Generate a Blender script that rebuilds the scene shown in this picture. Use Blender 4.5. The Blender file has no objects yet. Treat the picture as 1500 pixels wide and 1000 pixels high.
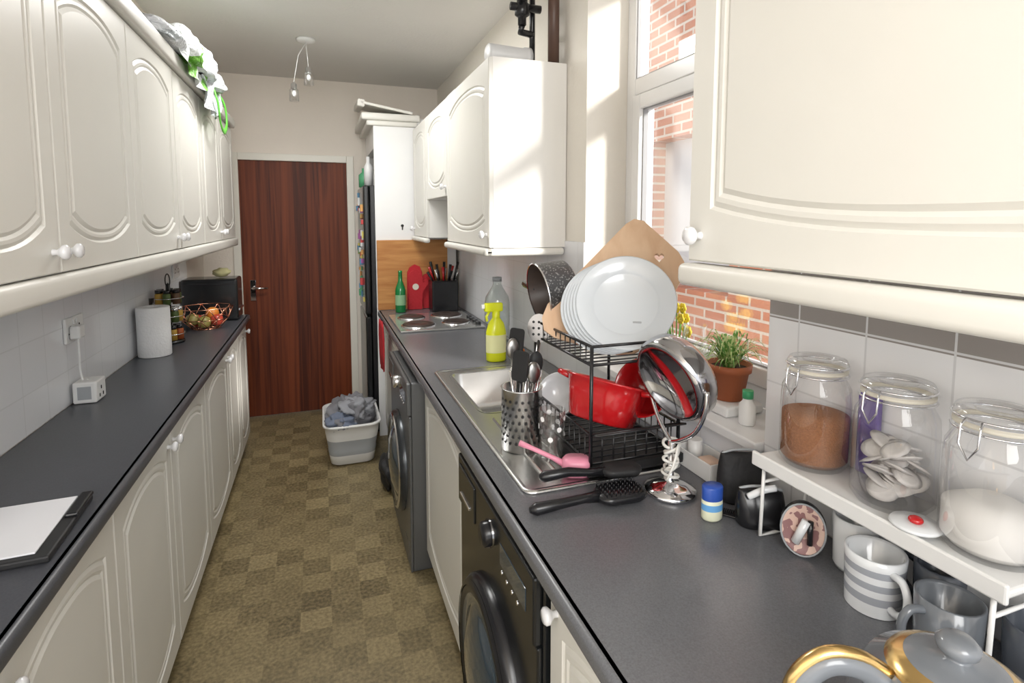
import bpy, bmesh, math, random
from mathutils import Vector, Matrix, noise
random.seed(3)
cam=bpy.data.cameras.new('camera'); co=bpy.data.objects.new('camera',cam); bpy.context.collection.objects.link(co)
co.location=(0,0,1.54); co.rotation_euler=(math.radians(85),0,-math.radians(19.3)); cam.lens=19.2; cam.shift_y=-0.072
cam.clip_start=0.02
bpy.context.scene.camera=co
# ---------- materials
def new(name):
    m=bpy.data.materials.new(name); m.use_nodes=True; nt=m.node_tree; return m,nt,nt.nodes['Principled BSDF']
def mat(name,c,r=.5,metal=0,var=0,scale=8,bump=0,bscale=60,coat=0,spec=None):
    m,nt,p=new(name); p.inputs['Roughness'].default_value=r; p.inputs['Metallic'].default_value=metal
    p.inputs['Base Color'].default_value=(*c,1); p.inputs['Coat Weight'].default_value=coat
    if spec is not None: p.inputs['Specular IOR Level'].default_value=spec
    tc=nt.nodes.new('ShaderNodeTexCoord')
    n=nt.nodes.new('ShaderNodeTexNoise'); n.inputs['Scale'].default_value=scale; n.inputs['Detail'].default_value=4
    nt.links.new(tc.outputs['Object'],n.inputs['Vector'])
    mx=nt.nodes.new('ShaderNodeMix'); mx.data_type='RGBA'; v=max(var,.02)
    mx.inputs[6].default_value=(*[a*(1-v) for a in c],1); mx.inputs[7].default_value=(*[min(1,a*(1+v)) for a in c],1)
    nt.links.new(n.outputs['Fac'],mx.inputs[0]); nt.links.new(mx.outputs[2],p.inputs['Base Color'])
    if bump:
        n2=nt.nodes.new('ShaderNodeTexNoise'); n2.inputs['Scale'].default_value=bscale
        nt.links.new(tc.outputs['Object'],n2.inputs['Vector'])
        b=nt.nodes.new('ShaderNodeBump'); b.inputs['Strength'].default_value=bump; b.inputs['Distance'].default_value=.01
        nt.links.new(n2.outputs['Fac'],b.inputs['Height']); nt.links.new(b.outputs[0],p.inputs['Normal'])
    return m
def two_tone(name,c1,c2,scale,thr,rough=.5,bump=0):
    m,nt,p=new(name); N=nt.nodes; Lk=nt.links
    tc=N.new('ShaderNodeTexCoord'); nz=N.new('ShaderNodeTexNoise'); nz.inputs['Scale'].default_value=scale; nz.inputs['Detail'].default_value=1; Lk.new(tc.outputs['Object'],nz.inputs['Vector'])
    cr=N.new('ShaderNodeValToRGB'); cr.color_ramp.interpolation='CONSTANT'; cr.color_ramp.elements[1].position=thr
    cr.color_ramp.elements[0].color=(*c1,1); cr.color_ramp.elements[1].color=(*c2,1); Lk.new(nz.outputs['Fac'],cr.inputs[0]); Lk.new(cr.outputs[0],p.inputs['Base Color']); p.inputs['Roughness'].default_value=rough
    return m
def bag_mat(name,white,green,thr):
    m,nt,p=new(name); N=nt.nodes; Lk=nt.links
    tc=N.new('ShaderNodeTexCoord'); mp=N.new('ShaderNodeMapping'); mp.inputs['Rotation'].default_value=(.5,.2,.9); Lk.new(tc.outputs['Object'],mp.inputs[0])
    wv=N.new('ShaderNodeTexWave'); wv.inputs['Scale'].default_value=1.6; wv.inputs['Distortion'].default_value=2.5; wv.inputs['Detail'].default_value=1; Lk.new(mp.outputs[0],wv.inputs['Vector'])
    cr=N.new('ShaderNodeValToRGB'); cr.color_ramp.interpolation='CONSTANT'; cr.color_ramp.elements[1].position=thr
    cr.color_ramp.elements[0].color=(*white,1); cr.color_ramp.elements[1].color=(*green,1); Lk.new(wv.outputs['Fac'],cr.inputs[0]); Lk.new(cr.outputs[0],p.inputs['Base Color']); p.inputs['Roughness'].default_value=.35
    nz=N.new('ShaderNodeTexNoise'); nz.inputs['Scale'].default_value=22; nz.inputs['Distortion'].default_value=2; Lk.new(tc.outputs['Object'],nz.inputs['Vector'])
    b=N.new('ShaderNodeBump'); b.inputs['Strength'].default_value=.8; b.inputs['Distance'].default_value=.02; Lk.new(nz.outputs['Fac'],b.inputs['Height']); Lk.new(b.outputs[0],p.inputs['Normal'])
    return m
def grid_mat(name,axes,w,h,c1,c2,mortar,ms,off=0,rough=.3,bump=.3,band=None):
    m,nt,p=new(name); N=nt.nodes; Lk=nt.links
    g=N.new('ShaderNodeNewGeometry'); s=N.new('ShaderNodeSeparateXYZ'); c=N.new('ShaderNodeCombineXYZ')
    Lk.new(g.outputs['Position'],s.inputs[0]); Lk.new(s.outputs[axes[0]],c.inputs[0]); Lk.new(s.outputs[axes[1]],c.inputs[1])
    mp=N.new('ShaderNodeMapping'); mp.inputs['Location'].default_value=(0.03,-0.13,0); Lk.new(c.outputs[0],mp.inputs[0])
    b=N.new('ShaderNodeTexBrick'); b.offset=off; b.inputs['Scale'].default_value=1; b.inputs['Brick Width'].default_value=w; b.inputs['Row Height'].default_value=h
    b.inputs['Mortar Size'].default_value=ms; b.inputs['Color1'].default_value=(*c1,1); b.inputs['Color2'].default_value=(*c2,1); b.inputs['Mortar'].default_value=(*mortar,1)
    Lk.new(mp.outputs[0],b.inputs['Vector']); p.inputs['Roughness'].default_value=rough
    out=b.outputs['Color']
    if band:
        z0,bc=band
        ge=N.new('ShaderNodeMath'); ge.operation='GREATER_THAN'; ge.inputs[1].default_value=z0; Lk.new(s.outputs[2],ge.inputs[0])
        inv=N.new('ShaderNodeMath'); inv.operation='SUBTRACT'; inv.inputs[0].default_value=1; Lk.new(b.outputs['Fac'],inv.inputs[1])
        mu=N.new('ShaderNodeMath'); mu.operation='MULTIPLY'; Lk.new(ge.outputs[0],mu.inputs[0]); Lk.new(inv.outputs[0],mu.inputs[1])
        mx=N.new('ShaderNodeMix'); mx.data_type='RGBA'; mx.inputs[7].default_value=(*bc,1); Lk.new(out,mx.inputs[6]); Lk.new(mu.outputs[0],mx.inputs[0]); out=mx.outputs[2]
    Lk.new(out,p.inputs['Base Color'])
    bp=N.new('ShaderNodeBump'); bp.inputs['Strength'].default_value=bump; bp.inputs['Distance'].default_value=.004; bp.invert=True
    Lk.new(b.outputs['Fac'],bp.inputs['Height']); Lk.new(bp.outputs[0],p.inputs['Normal'])
    return m
def floor_mat():
    m,nt,p=new('vinyl_floor'); N=nt.nodes; Lk=nt.links; T=.115
    g=N.new('ShaderNodeNewGeometry')
    sn=N.new('ShaderNodeVectorMath'); sn.operation='SNAP'; sn.inputs[1].default_value=(T,T,10); Lk.new(g.outputs['Position'],sn.inputs[0])
    wn=N.new('ShaderNodeTexWhiteNoise'); Lk.new(sn.outputs[0],wn.inputs[0])
    ck=N.new('ShaderNodeTexChecker'); ck.inputs['Scale'].default_value=1/T; ck.inputs[1].default_value=(1,1,1,1); ck.inputs[2].default_value=(0,0,0,1)
    mp=N.new('ShaderNodeMapping'); mp.inputs['Location'].default_value=(0,0,.01); Lk.new(g.outputs['Position'],mp.inputs[0]); Lk.new(mp.outputs[0],ck.inputs[0])
    nz=N.new('ShaderNodeTexNoise'); nz.inputs['Scale'].default_value=75; nz.inputs['Detail'].default_value=5; Lk.new(g.outputs['Position'],nz.inputs['Vector'])
    nb=N.new('ShaderNodeTexNoise'); nb.inputs['Scale'].default_value=2.5; Lk.new(g.outputs['Position'],nb.inputs['Vector'])
    def ma(op,a,b):
        n=N.new('ShaderNodeMath'); n.operation=op
        for i,v in enumerate((a,b)):
            if isinstance(v,(int,float)): n.inputs[i].default_value=v
            else: Lk.new(v,n.inputs[i])
        return n.outputs[0]
    t=ma('ADD',ma('MULTIPLY',ck.outputs['Fac'],.20),ma('MULTIPLY',wn.outputs['Value'],.22))
    t=ma('ADD',t,ma('MULTIPLY',ma('SUBTRACT',nz.outputs['Fac'],.5),1.5)); t=ma('ADD',t,ma('MULTIPLY',ma('SUBTRACT',nb.outputs['Fac'],.5),.6)); t=ma('ADD',t,.22)
    cr=N.new('ShaderNodeValToRGB'); cr.color_ramp.elements[0].color=(.105,.080,.038,1); cr.color_ramp.elements[1].color=(.36,.285,.15,1)
    Lk.new(t,cr.inputs[0]); Lk.new(cr.outputs[0],p.inputs['Base Color']); p.inputs['Roughness'].default_value=.42
    return m
def wood_mat(name,c1,c2,axis_scale,rough=.4,coat=0,plank=0):
    m,nt,p=new(name); N=nt.nodes; Lk=nt.links
    tc=N.new('ShaderNodeTexCoord'); mp=N.new('ShaderNodeMapping'); mp.inputs['Scale'].default_value=axis_scale; Lk.new(tc.outputs['Object'],mp.inputs[0])
    nz=N.new('ShaderNodeTexNoise'); nz.inputs['Scale'].default_value=1; nz.inputs['Detail'].default_value=6; nz.inputs['Distortion'].default_value=.6; Lk.new(mp.outputs[0],nz.inputs['Vector'])
    cr=N.new('ShaderNodeValToRGB'); cr.color_ramp.elements[0].position=.33; cr.color_ramp.elements[1].position=.68
    cr.color_ramp.elements[0].color=(*c1,1); cr.color_ramp.elements[1].color=(*c2,1)
    fac=nz.outputs['Fac']
    if plank:
        sn=N.new('ShaderNodeVectorMath'); sn.operation='SNAP'; sn.inputs[1].default_value=(plank,50,50); Lk.new(tc.outputs['Object'],sn.inputs[0])
        wn=N.new('ShaderNodeTexWhiteNoise'); Lk.new(sn.outputs[0],wn.inputs[0])
        a=N.new('ShaderNodeMath'); a.operation='MULTIPLY_ADD'; a.inputs[1].default_value=.20; a.inputs[2].default_value=-.10; Lk.new(wn.outputs['Value'],a.inputs[0])
        b=N.new('ShaderNodeMath'); b.operation='ADD'; Lk.new(a.outputs[0],b.inputs[0]); Lk.new(fac,b.inputs[1]); fac=b.outputs[0]
    Lk.new(fac,cr.inputs[0]); Lk.new(cr.outputs[0],p.inputs['Base Color']); p.inputs['Roughness'].default_value=rough; p.inputs['Coat Weight'].default_value=coat
    if plank: p.inputs['Specular IOR Level'].default_value=.3
    return m
def glass_mat(name,tint=(1,1,1),refl=.12):
    m,nt,p=new(name); N=nt.nodes; Lk=nt.links
    t=N.new('ShaderNodeBsdfTransparent'); t.inputs[0].default_value=(*tint,1); g=N.new('ShaderNodeBsdfGlossy'); g.inputs['Roughness'].default_value=.03
    lw=N.new('ShaderNodeLayerWeight'); lw.inputs[0].default_value=.35
    mu=N.new('ShaderNodeMath'); mu.operation='MULTIPLY_ADD'; mu.inputs[1].default_value=.5; mu.inputs[2].default_value=refl*.3; Lk.new(lw.outputs['Facing'],mu.inputs[0])
    mx=N.new('ShaderNodeMixShader'); Lk.new(mu.outputs[0],mx.inputs[0]); Lk.new(t.outputs[0],mx.inputs[1]); Lk.new(g.outputs[0],mx.inputs[2])
    Lk.new(mx.outputs[0],N['Material Output'].inputs[0]); return m
CREAM=mat('cream_door_foil',(.735,.72,.67),.38); CREAMW=mat('cream_carcass',(.82,.805,.77),.45); WHITE=mat('white_plastic',(.82,.82,.81),.3)
KNOB=mat('white_knob',(.82,.82,.84),.15,coat=.5)
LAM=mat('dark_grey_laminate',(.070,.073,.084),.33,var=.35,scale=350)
LAMR=mat('grey_laminate_sheen',(.135,.138,.15),.27,var=.3,scale=350)  # right worktop: grey lightened in the colour to stand for glossy reflection
WALLM=mat('cream_wall_paint',(.84,.77,.69),.8,bump=.15); WALLW=mat('white_wall_paint',(.80,.76,.69),.8,bump=.15); CEIL=mat('ceiling_paint',(.74,.72,.69),.85,bump=.1)
TILE=grid_mat('white_wall_tiles',(1,2),.15,.15,(.84,.85,.88),(.82,.83,.86),(.75,.76,.78),.002,rough=.15,bump=.2)
TILER=grid_mat('wall_tiles_band',(1,2),.15,.15,(.82,.82,.83),(.80,.80,.81),(.66,.66,.67),.002,rough=.15,bump=.2,band=(1.325,(.30,.275,.26)))
BRICK=grid_mat('red_brick',(1,2),.225,.075,(.48,.19,.12),(.58,.28,.18),(.62,.56,.50),.010,off=.5,rough=.8,bump=.5)
FLOOR=floor_mat(); MAHOG=wood_mat('mahogany_veneer',(.070,.014,.005),(.20,.045,.014),(38,38,1.0),.5,plank=.095)
PINE=wood_mat('pine_board',(.40,.15,.035),(.58,.28,.085),(3,3,30),.5)
BEECH=wood_mat('beech_board',(.62,.40,.25),(.72,.51,.34),(20,20,3),.5)
FRAME=mat('cream_gloss_trim',(.80,.77,.69),.35); UPVC=mat('upvc_white',(.84,.84,.84),.25); GLASS=glass_mat('clear_glass'); WGLASS=glass_mat('window_glass',refl=.05)
CHROME=mat('chrome',(.8,.8,.82),.08,1); STEEL=mat('brushed_steel',(.68,.68,.67),.27,1,var=.08,scale=40)
BLACK=mat('black_plastic',(.012,.012,.014),.25); BLKM=mat('black_matte',(.015,.015,.016),.6)
RED=mat('red_enamel',(.50,.010,.013),.2,coat=.5); CERAM=mat('white_ceramic',(.78,.80,.82),.15,coat=.4); GREYC=mat('grey_ceramic',(.17,.185,.205),.2,coat=.4); DGREY=mat('dark_grey_ceramic',(.07,.08,.10),.25,coat=.3)
PLATE=mat('pale_plate_ceramic',(.64,.68,.72),.15,coat=.4)
GOLD=mat('brass_gold',(.70,.48,.20),.22,1); COPPER=mat('copper_wire',(.85,.42,.28),.22,1)
GRAPH=mat('graphite_steel',(.17,.175,.18),.35,.6); GBLK=mat('gloss_black',(.010,.011,.012),.2,coat=.1); DGLASS=mat('dark_door_glass',(.03,.05,.07),.05,coat=1)
GREYP=mat('grey_plastic',(.38,.40,.42),.4)
# ---------- builder
class B:
    def __init__(s,name): s.n=name; s.v=[]; s.f=[]; s.mi=[]; s.sm=[]; s.ms=[]; s.T=Matrix()
    def add(s,vs,fs,m,smooth=False,M=None):
        if m not in s.ms: s.ms.append(m)
        k=s.ms.index(m); o=len(s.v); MM=s.T@M if M is not None else s.T
        s.v+= [tuple(MM@Vector(v)) for v in vs]
        for f in fs: s.f.append([i+o for i in f]); s.mi.append(k); s.sm.append(smooth)
    def box(s,lo,hi,m,bev=0,M=None,seg=2,smooth=False):
        bm=bmesh.new(); bmesh.ops.create_cube(bm,size=1)
        for v in bm.verts: v.co=Vector([(lo[i]+hi[i])/2+v.co[i]*(hi[i]-lo[i]) for i in range(3)])
        if bev: bmesh.ops.bevel(bm,geom=bm.edges[:],offset=bev,segments=seg,profile=.5,affect='EDGES')
        bm.verts.index_update(); s.add([v.co[:] for v in bm.verts],[[v.index for v in f.verts] for f in bm.faces],m,smooth,M); bm.free()
    def lathe(s,pr,m,c=(0,0,0),seg=28,M=None,smooth=True,ang=2*math.pi,sx=1,sy=1):
        n=len(pr); vs=[]; fs=[]
        for i in range(seg):
            a=ang*i/seg
            for r,z in pr: vs.append((c[0]+r*math.cos(a)*sx,c[1]+r*math.sin(a)*sy,c[2]+z))
        for i in range(seg):
            j=(i+1)%seg
            for k in range(n-1):
                if pr[k][0]<1e-6 and pr[k+1][0]<1e-6: continue
                fs.append([i*n+k,j*n+k,j*n+k+1,i*n+k+1])
        s.add(vs,fs,m,smooth,M)
    def cyl(s,c,r,h,m,seg=24,M=None,r2=None):
        r2=r if r2 is None else r2
        s.lathe([(0,0),(r,0)],m,c,seg,M,False); s.lathe([(r,0),(r2,h)],m,c,seg,M,True); s.lathe([(r2,h),(0,h)],m,c,seg,M,False)
    def tube(s,pts,r,m,seg=8,closed=False,M=None,cap=True,flat=1):
        P=[Vector(p) for p in pts]; n=len(P); vs=[]; fs=[]; up=None
        rr=r if isinstance(r,(list,tuple)) else [r]*n
        for i in range(n):
            a=P[i-1] if (i>0 or closed) else P[i]; b=P[(i+1)%n] if (i<n-1 or closed) else P[i]
            t=(b-a).normalized()
            if up is None: up=Vector((0,0,1)) if abs(t.z)<.9 else Vector((1,0,0))
            x=t.cross(up)
            if x.length<1e-5: x=t.cross(Vector((.3,.5,.7)))
            x.normalize(); y=x.cross(t).normalized(); up=y
            for k in range(seg):
                an=2*math.pi*k/seg; vs.append(tuple(P[i]+(x*math.cos(an)+y*math.sin(an)*flat)*rr[i]))
        for i in range(n if closed else n-1):
            j=(i+1)%n
            for k in range(seg): k2=(k+1)%seg; fs.append([i*seg+k,i*seg+k2,j*seg+k2,j*seg+k])
        if cap and not closed: fs.append(list(range(seg))[::-1]); fs.append([(n-1)*seg+k for k in range(seg)])
        s.add(vs,fs,m,True,M)
    def prism(s,pts,h,m,M=None,smooth=False,hole=None):
        if hole is None:
            n=len(pts); vs=[(x,y,0) for x,y in pts]+[(x,y,h) for x,y in pts]
            s.add(vs,[list(range(n))[::-1],[n+i for i in range(n)]]+[[i,(i+1)%n,n+(i+1)%n,n+i] for i in range(n)],m,smooth,M); return
        for z in (0,h):
            bm=bmesh.new(); E=[]
            for lp in (pts,hole):
                V=[bm.verts.new((x,y,z)) for x,y in lp]
                for i in range(len(V)): E.append(bm.edges.new((V[i],V[(i+1)%len(V)])))
            bmesh.ops.triangle_fill(bm,edges=E,use_beauty=True); bm.verts.index_update()
            s.add([v.co[:] for v in bm.verts],[[v.index for v in f.verts] for f in bm.faces],m,False,M); bm.free()
        for lp in (pts,hole):
            n=len(lp); s.add([(x,y,0) for x,y in lp]+[(x,y,h) for x,y in lp],[[i,(i+1)%n,n+(i+1)%n,n+i] for i in range(n)],m,False,M)
    def blob(s,c,r,m,sc=(1,1,1),M=None,seg=20,amp=0,fr=3,seed=0,fold=0,zmin=None):
        vs=[];fs=[];rn=seg//2
        for i in range(rn+1):
            for j in range(seg):
                th=math.pi*i/rn; ph=2*math.pi*j/seg
                d=Vector((math.sin(th)*math.cos(ph),math.sin(th)*math.sin(ph),math.cos(th)))
                k=1+amp*noise.noise(d*fr+Vector((seed,seed*.7,0)))+fold*abs(noise.noise(d*fr*2.3+Vector((0,seed,3))))
                z=c[2]+r*k*sc[2]*d.z
                if zmin is not None: z=max(z,zmin)
                vs.append((c[0]+r*k*sc[0]*d.x,c[1]+r*k*sc[1]*d.y,z))
        for i in range(rn):
            for j in range(seg): j2=(j+1)%seg; fs.append([i*seg+j,(i+1)*seg+j,(i+1)*seg+j2,i*seg+j2])
        s.add(vs,fs,m,True,M)
    def done(s):
        me=bpy.data.meshes.new(s.n); me.from_pydata(s.v,[],s.f)
        for m in s.ms: me.materials.append(m)
        for i,p in enumerate(me.polygons): p.material_index=s.mi[i]; p.use_smooth=s.sm[i]
        bm=bmesh.new(); bm.from_mesh(me); bmesh.ops.remove_doubles(bm,verts=bm.verts,dist=1e-6); bmesh.ops.recalc_face_normals(bm,faces=bm.faces); bm.to_mesh(me); bm.free()
        o=bpy.data.objects.new(s.n,me); bpy.context.collection.objects.link(o)
        return o
def simple(name,lo,hi,m,bev=0):
    b=B(name); b.box(lo,hi,m,bev); return b.done()
def MZ(c,n,roll=0): return Matrix.Translation(Vector(c))@Vector(n).to_track_quat('Z','Y').to_matrix().to_4x4()@Matrix.Rotation(roll,4,'Z')
def RZ(c,a): return Matrix.Translation(Vector(c))@Matrix.Rotation(a,4,'Z')
def frameM(o,u,n):
    u=Vector(u); n=Vector(n); v=n.cross(u)
    return Matrix(((u.x,v.x,n.x,o[0]),(u.y,v.y,n.y,o[1]),(u.z,v.z,n.z,o[2]),(0,0,0,1)))
def circ(r,n,c=(0,0),z=None,a0=0,a1=2*math.pi):
    P=[(c[0]+r*math.cos(a0+(a1-a0)*i/n),c[1]+r*math.sin(a0+(a1-a0)*i/n)) for i in range(n)]
    return P if z is None else [(x,y,z) for x,y in P]
def spline(P,n=6):
    P=[Vector(p) for p in P]; Q=[]
    for i in range(len(P)-1):
        p0=P[max(i-1,0)];p1=P[i];p2=P[i+1];p3=P[min(i+2,len(P)-1)]
        for k in range(n):
            t=k/n; Q.append(.5*((2*p1)+(p2-p0)*t+(2*p0-5*p1+4*p2-p3)*t*t+(3*p1-p0-3*p2+p3)*t**3))
    return Q+[P[-1]]
def rrect(w,h,r,n=6,z=None):
    P=[]
    for cx,cy,a in ((w/2-r,h/2-r,0),(-w/2+r,h/2-r,90),(-w/2+r,-h/2+r,180),(w/2-r,-h/2+r,270)):
        for i in range(n+1): t=math.radians(a+90*i/n); P.append((cx+r*math.cos(t),cy+r*math.sin(t)))
    return P if z is None else [(x,y,z) for x,y in P]
def loft(b,loops,m,M=None,cap0=True,cap1=True,smooth=True):
    n=len(loops[0]); vs=[p for l in loops for p in l]; fs=[]
    for k in range(len(loops)-1):
        for i in range(n): j=(i+1)%n; fs.append([k*n+i,k*n+j,(k+1)*n+j,(k+1)*n+i])
    if cap0: fs.append(list(range(n))[::-1])
    if cap1: fs.append([(len(loops)-1)*n+i for i in range(n)])
    b.add(vs,fs,m,smooth,M)
def panel_door(b,M,w,h,m,t=.018,mg=.055,a=.045):
    K=14
    def loop(mx,my,ar,z):
        P=[]
        for i in range(K): q=i/K; P.append((mx+q*(w-2*mx), my+ar*abs(2*q-1)**2.4,z))
        for i in range(K): q=i/K; P.append((w-mx, my+ar+q*(h-2*my-2*ar),z))
        for i in range(K): q=1-i/K; P.append((mx+q*(w-2*mx), h-my-ar*abs(2*q-1)**2.4,z))
        for i in range(K): q=1-i/K; P.append((mx, my+ar+q*(h-2*my-2*ar),z))
        return P
    e=.003
    Ls=[loop(0,0,0,0),loop(0,0,0,t-e),loop(e,e,0,t),loop(mg,mg,a,t),loop(mg+.005,mg+.005,a,t-.005),loop(mg+.013,mg+.013,a,t-.001),loop(mg+.02,mg+.02,a,t-.001),loop(mg+.026,mg+.026,a,t-.0045),loop(mg+.034,mg+.034,a,t)]
    loft(b,Ls,m,M,smooth=False)
def knob(b,M,x,y,t=.018):
    b.lathe([(.007,0),(.006,.008),(.011,.014),(.016,.019),(.016,.025),(.012,.029),(0,.030)],KNOB,(x,y,t),20,M)
def cabinet(name,side,y0,y1,z0,z1,xf,xb,kn,kz,hollow=False,a=.045):
    b=B(name); g=.0015
    s=1 if side=='L' else -1
    xb=xb+s*.003
    xc=xf-s*.018
    x0,x1=min(xc,xb),max(xc,xb)
    if hollow:
        b.box((x0,y0+g,z0),(x1,y0+.018,z1),CREAMW); b.box((x0,y1-.018,z0),(x1,y1-g,z1),CREAMW); b.box((x0,y0+.018,z0),(x1,y1-.018,z0+.018),CREAMW); b.box((x0,y0+.018,z1-.12),(x0+.018,y1-.018,z1),CREAMW)
    else: b.box((x0,y0+g,z0),(x1,y1-g,z1),CREAMW)
    w=y1-y0-2*g-.002
    if side=='L': M=frameM((xc,y0+g+.001,z0+.002),(0,1,0),(1,0,0))
    else: M=frameM((xc,y1-g-.001,z0+.002),(0,-1,0),(-1,0,0))
    panel_door(b,M,w,z1-z0-.004,CREAM,a=a)
    if kn is not None: knob(b,M,.032 if kn=='a' else w-.032,kz)
    return b
# ---------- room
XL,XR,YE,YB,ZC=-.83,.95,4.6,-1.6,2.62
simple('floor',(XL-.1,YB,-.05),(XR+.1,YE+.1,0),FLOOR)
simple('ceiling',(XL-.1,YB,ZC),(XR+.2,YE+.1,ZC+.08),CEIL)
simple('wall_left',(XL-.1,YB,0),(XL,YE,ZC),WALLM)
b=B('wall_end'); dx0,dx1,dz=-.57,.21,1.99
b.box((XL-.1,YE,0),(dx0-.05,YE+.1,ZC),WALLM); b.box((dx1+.05,YE,0),(XR+.2,YE+.1,ZC),WALLM); b.box((dx0-.05,YE,dz+.05),(dx1+.05,YE+.1,ZC),WALLM); b.done()
WY0,WY1,WZ0,WZ1=.95,1.87,1.03,2.47
b=B('wall_right'); X1=XR+.26
b.box((XR,YB,0),(X1,WY0,ZC),WALLW); b.box((XR,WY1,0),(X1,YE,ZC),WALLW); b.box((XR,WY0,0),(X1,WY1,WZ0-.024),WALLW); b.box((XR,WY0,WZ1),(X1,WY1,ZC),WALLW); b.done()
simple('wall_tiles_left',(XL+.0005,YB,.912),(XL+.006,4.02,1.42),TILE)
b=B('wall_tiles_right'); b.box((XR-.006,YB,.912),(XR-.0005,WY0,1.455),TILER); b.box((XR-.006,WY1,.912),(XR-.0005,3.86,1.455),TILE); b.box((XR-.006,WY0,.912),(XR-.0005,WY1,WZ0-.025),TILE); b.done()
simple('door_1',(dx0,YE,0.005),(dx1,YE+.04,dz),MAHOG)
h=B('door_handle'); hx=dx0+.07; hz=1.0
h.box((hx-.02,YE-.006,hz-.08),(hx+.02,YE-.001,hz+.08),CHROME,.002)
h.tube([(hx,YE-.004,hz+.02),(hx,YE-.05,hz+.02),(hx+.01,YE-.058,hz+.02),(hx+.11,YE-.055,hz+.018)],[.009,.009,.009,.007],CHROME)
h.done()
b=B('trim_door'); f=.055
for lo,hi in [((dx0-f,YE-.018,0),(dx0,YE+.05,dz+f)),((dx1,YE-.018,0),(dx1+f,YE+.05,dz+f)),((dx0,YE-.018,dz),(dx1,YE+.05,dz+f))]: b.box(lo,hi,FRAME,.004)
b.done()
b=B('window_1'); xw0,xw1=1.12,1.18
GSK=mat('window_gasket',(.35,.35,.36),.6)
def fbox(y0,y1,z0,z1,w,x0,x1,M=UPVC,bev=.004):
    for lo,hi in [((x0,y0,z0),(x1,y0+w,z1)),((x0,y1-w,z0),(x1,y1,z1)),((x0,y0+w,z0),(x1,y1-w,z0+w)),((x0,y0+w,z1-w),(x1,y1-w,z1))]: b.box(lo,hi,M,bev)
fbox(WY0,WY1,WZ0,WZ1,.055,xw0,xw1)
zt=2.0
b.box((xw0,WY0+.055,zt),(xw1,WY1-.055,zt+.06),UPVC,.004)
fbox(WY0+.062,WY1-.062,WZ0+.062,zt-.006,.05,xw0-.015,xw1-.01)
fbox(WY0+.111,WY1-.111,WZ0+.111,zt-.055,.006,xw0+.002,xw0+.02,GSK,0)
fbox(WY0+.054,WY1-.054,zt+.058,WZ1-.054,.006,xw0+.006,xw0+.02,GSK,0)
b.box((xw0+.02,WY0+.1,WZ0+.1),(xw0+.026,WY1-.1,zt-.04),WGLASS); b.box((xw0+.03,WY0+.05,zt+.05),(xw0+.036,WY1-.05,WZ1-.05),WGLASS)
b.done()
simple('window_sill',(XR-.03,WY0+.002,WZ0-.022),(xw0,WY1-.002,WZ0+.003),UPVC,.004)
b=B('exterior_brick_wall'); b.box((2.7,1.6,-1),(2.95,3.1,6),BRICK); b.box((2.7,3.1,2.2),(2.95,4.1,6),BRICK); b.box((2.7,3.1,-1),(2.95,4.1,1.0),BRICK); b.box((2.7,4.1,-1),(2.95,9,6),BRICK); b.done()
simple('exterior_window_pane',(2.85,3.1,1.0),(2.88,4.1,2.2),mat('outside_pane',(.55,.58,.62),.1))
simple('ground_outside',(1.3,-6,-.3),(2.7,9,-.2),mat('paving',(.5,.47,.42),.9))
def counter(name,x0,x1,y0,y1,front,m,cut=None):
    b=B(name); z0,z1=.872,.91
    if cut:
        cx0,cx1,cy0,cy1=cut
        b.box((x0+.012,y0,z0),(x1,cy0,z1),m); b.box((x0+.012,cy1,z0),(x1,y1,z1),m); b.box((x0+.012,cy0,z0),(cx0,cy1,z1),m); b.box((cx1,cy0,z0),(x1,cy1,z1),m)
        b.box((x0,y0,z0),(x0+.03,y1,z1),m,.011,seg=4,smooth=True)
    else:
        b.box((x0,y0,z0),(x1-.012,y1,z1),m); b.box((x1-.03,y0,z0),(x1,y1,z1),m,.011,seg=4,smooth=True)
    return b.done()
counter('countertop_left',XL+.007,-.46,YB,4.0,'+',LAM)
SX0,SX1,SY0,SY1=.425,.86,1.12,2.2
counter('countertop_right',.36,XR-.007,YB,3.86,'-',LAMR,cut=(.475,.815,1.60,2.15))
ys=[-.6,-.1,.45,.98,1.5,2.03,2.6,3.2,3.6,4.0]
for i in range(len(ys)-1):
    cabinet('base_cabinet','L',ys[i],ys[i+1],.10,.868,-.49,XL,'b' if i%2==0 else 'a',.70).done()
simple('plinth_left',(XL+.003,YB,0),(-.55,3.99,.098),CREAMW)
yu=[.4,.93,1.43,1.96,2.5,3.0,3.5,4.02]
for i in range(len(yu)-1):
    cabinet('wall_cabinet','L',yu[i],yu[i+1],1.425,2.13,-.53,XL,'b' if i%2==1 else 'a',.045).done()
def pelmet(name,x0,x1,y0,y1,z0,z1):
    b=B(name); b.box((x0,y0,z0),(x1,y1,z1),CREAM,.012,seg=4,smooth=True); return b.done()
pelmet('cabinet_pelmet',-.56,-.515,.4,4.02,1.372,1.423)
pelmet('cabinet_cornice',-.57,-.505,.4,4.02,2.132,2.19)
cabinet('base_cabinet','R',.3,.92,.10,.868,.40,XR,'a',.70).done()
cabinet('base_cabinet','R',1.56,2.27,.10,.868,.40,XR,None,.70,hollow=True).done()
cabinet('base_cabinet','R',2.92,3.85,.10,.868,.40,XR,None,.70).done()
cabinet('wall_cabinet','R',2.04,2.78,1.43,2.16,.62,XR,'b',.05).done()
cabinet('wall_cabinet','R',2.78,3.35,1.66,2.16,.62,XR,'b',.05).done()
cabinet('wall_cabinet','R',3.35,3.84,1.43,2.16,.62,XR,'a',.05).done()
cabinet('wall_cabinet','R',-.05,.82,1.466,2.2,.62,XR,'a',.045,a=.035).done()
pelmet('cabinet_pelmet',.60,.65,-.05,.825,1.425,1.464)
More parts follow.
